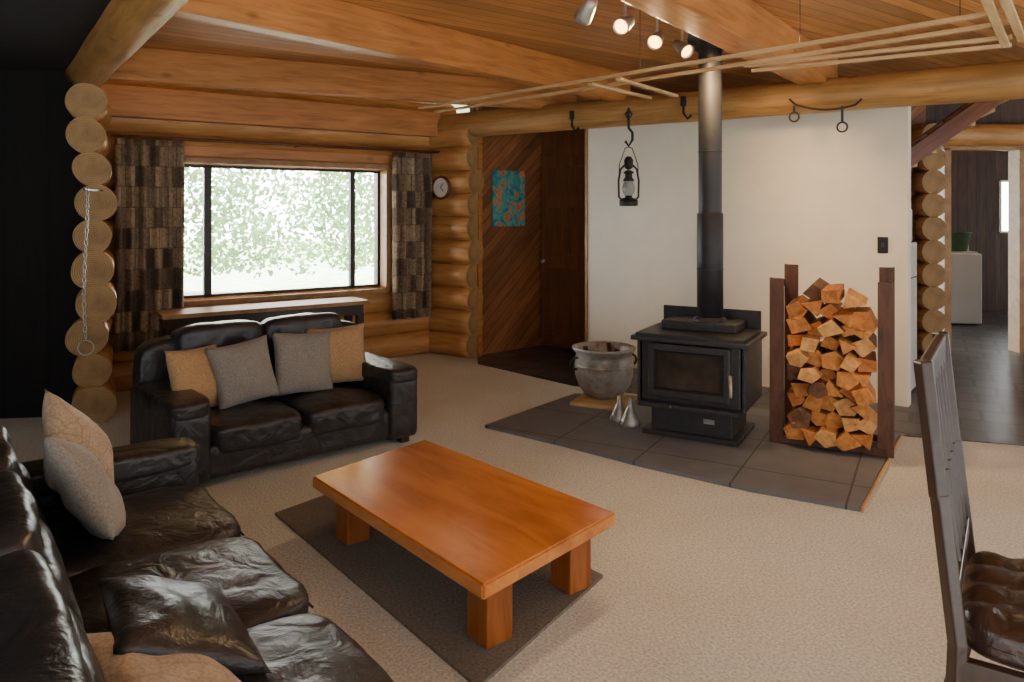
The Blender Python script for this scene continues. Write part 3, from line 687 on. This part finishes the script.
wy=11.2; wx0,wx1=X(1000,wy),X(1016,wy); wz0=H+(HZ-232)*wy/F; wz1=H+(HZ-181)*wy/F
bx('l',3.5,wx0,wy,0,2.72,M['laundry'],lw); bx('r',wx1,10.5,wy,0,2.72,M['laundry'],lw); bx('b',wx0,wx1,wy,0,wz0,M['laundry'],lw); bx('t',wx0,wx1,wy,wz1,2.72,M['laundry'],lw)
w2=empty('window_2'); 
for x in(wx0,wx1): box('jamb',(.03,.14,wz1-wz0),(x,wy+.05,(wz0+wz1)/2),M['enamel'],w2)
for zq_ in(wz0,wz1): box('rail',(wx1-wx0,.14,.03),((wx0+wx1)/2,wy+.05,zq_),M['enamel'],w2)
wa=fl(962,326); wm=empty('washing_machine',(wa[0],wa[1]+.3,.006),-.25)
box('body',(.62,.58,.92),(0,0,.48),M['enamel'],wm,bev=.02); box('lid',(.54,.42,.02),(0,-.04,.95),M['enamel'],wm,bev=.006); box('control_panel',(.60,.10,.12),(0,.23,.99),M['enamel'],wm,bev=.01)
M['green']=plain('green_plastic',(.06,.13,.055),.5)
bk=empty('laundry_basket',(wa[0]+.02,wa[1]+.25,.968))
lathe('basket',[(0,0),(.17,0),(.22,.24),(.235,.25),(.21,.25),(.16,.02),(0,.02)],M['green'],bk)
bx('wall_rear',-.2,3.4,8.9,0,2.72,M['door'],None)
ll=bpy.data.lights.new('laundry_point_light','POINT'); ll.energy=16; ll.color=(1,.88,.7); ll.shadow_soft_size=.15; lo=bpy.data.objects.new('laundry_point_light',ll); COL.objects.link(lo); lo.location=(6.2,9.4,2.5)  # point light without a fixture, brightens the laundry
# EXTERIOR
M['grass']=plain('grass',(.50,.60,.36),.9,0,.3,3)
M['leaf']=plain('foliage',(.28,.46,.18),.7,0,.4,1.2)
gr=slab('ground_outside',[(-30,6.5),(-1.2,9.5),(3,13.2),(30,13.2),(30,45),(-40,45)],-.5,-.3,M['grass'])
bm=bmesh.new()
for i in range(52000):
    s=random.uniform(-4,10); dout=random.uniform(7,10.5); zz_=.25+random.random()**.9*4.6
    nn=noise.noise(Vector((s*.55,dout*.3,zz_*.55)))+.5*noise.noise(Vector((s*1.6,dout*.9,zz_*1.6)))
    if nn<-.05+.10*max(0,zz_-2.2): continue
    base=C-d1*s+Vector((-.575,.818))*dout
    c=Vector((base.x,base.y,zz_)); a=Vector((random.gauss(0,1),random.gauss(0,1),random.gauss(0,1))).normalized(); b=a.orthogonal().normalized(); k=random.uniform(.04,.085)
    bm.faces.new([bm.verts.new(c+a*k),bm.verts.new(c+b*k*.6),bm.verts.new(c-a*k),bm.verts.new(c-b*k*.6)])
me=bpy.data.meshes.new('garden_shrubs'); bm.to_mesh(me); bm.free(); link('garden_shrubs',me,M['leaf'])
# WORLD
w=bpy.data.worlds.new('World'); scene.world=w; w.use_nodes=True; nt=w.node_tree; bg=nt.nodes['Background']
tc=N(nt,'ShaderNodeTexCoord'); dp=N(nt,'ShaderNodeVectorMath',operation='DOT_PRODUCT'); nt.links.new(tc.outputs['Generated'],dp.inputs[0]); dp.inputs[1].default_value=(-.5,.82,.25)
mr=N(nt,'ShaderNodeMapRange'); mr.inputs['From Min'].default_value=-.1; mr.inputs['From Max'].default_value=.7; mr.inputs['To Min'].default_value=1.75; mr.inputs['To Max'].default_value=34.0
nt.links.new(dp.outputs['Value'],mr.inputs['Value']); nt.links.new(mr.outputs[0],bg.inputs['Strength']); bg.inputs['Color'].default_value=(.94,.97,1,1)
sun=bpy.data.lights.new('sun','SUN'); sun.energy=12; sun.angle=.1; so_=bpy.data.objects.new('sun',sun); COL.objects.link(so_); so_.rotation_euler=Vector((0,0,-1)).rotation_difference(Vector((-.3,.55,-.9)).normalized()).to_euler()
# CAMERA
cam=bpy.data.cameras.new('camera'); co_=bpy.data.objects.new('camera',cam); COL.objects.link(co_); co_.location=(0,0,H); co_.rotation_euler=(math.pi/2,0,0)
cam.sensor_fit='HORIZONTAL'; cam.sensor_width=36; cam.lens=F/1024*36; cam.shift_y=-(341-HZ)/1024; cam.clip_start=.05
scene.camera=co_
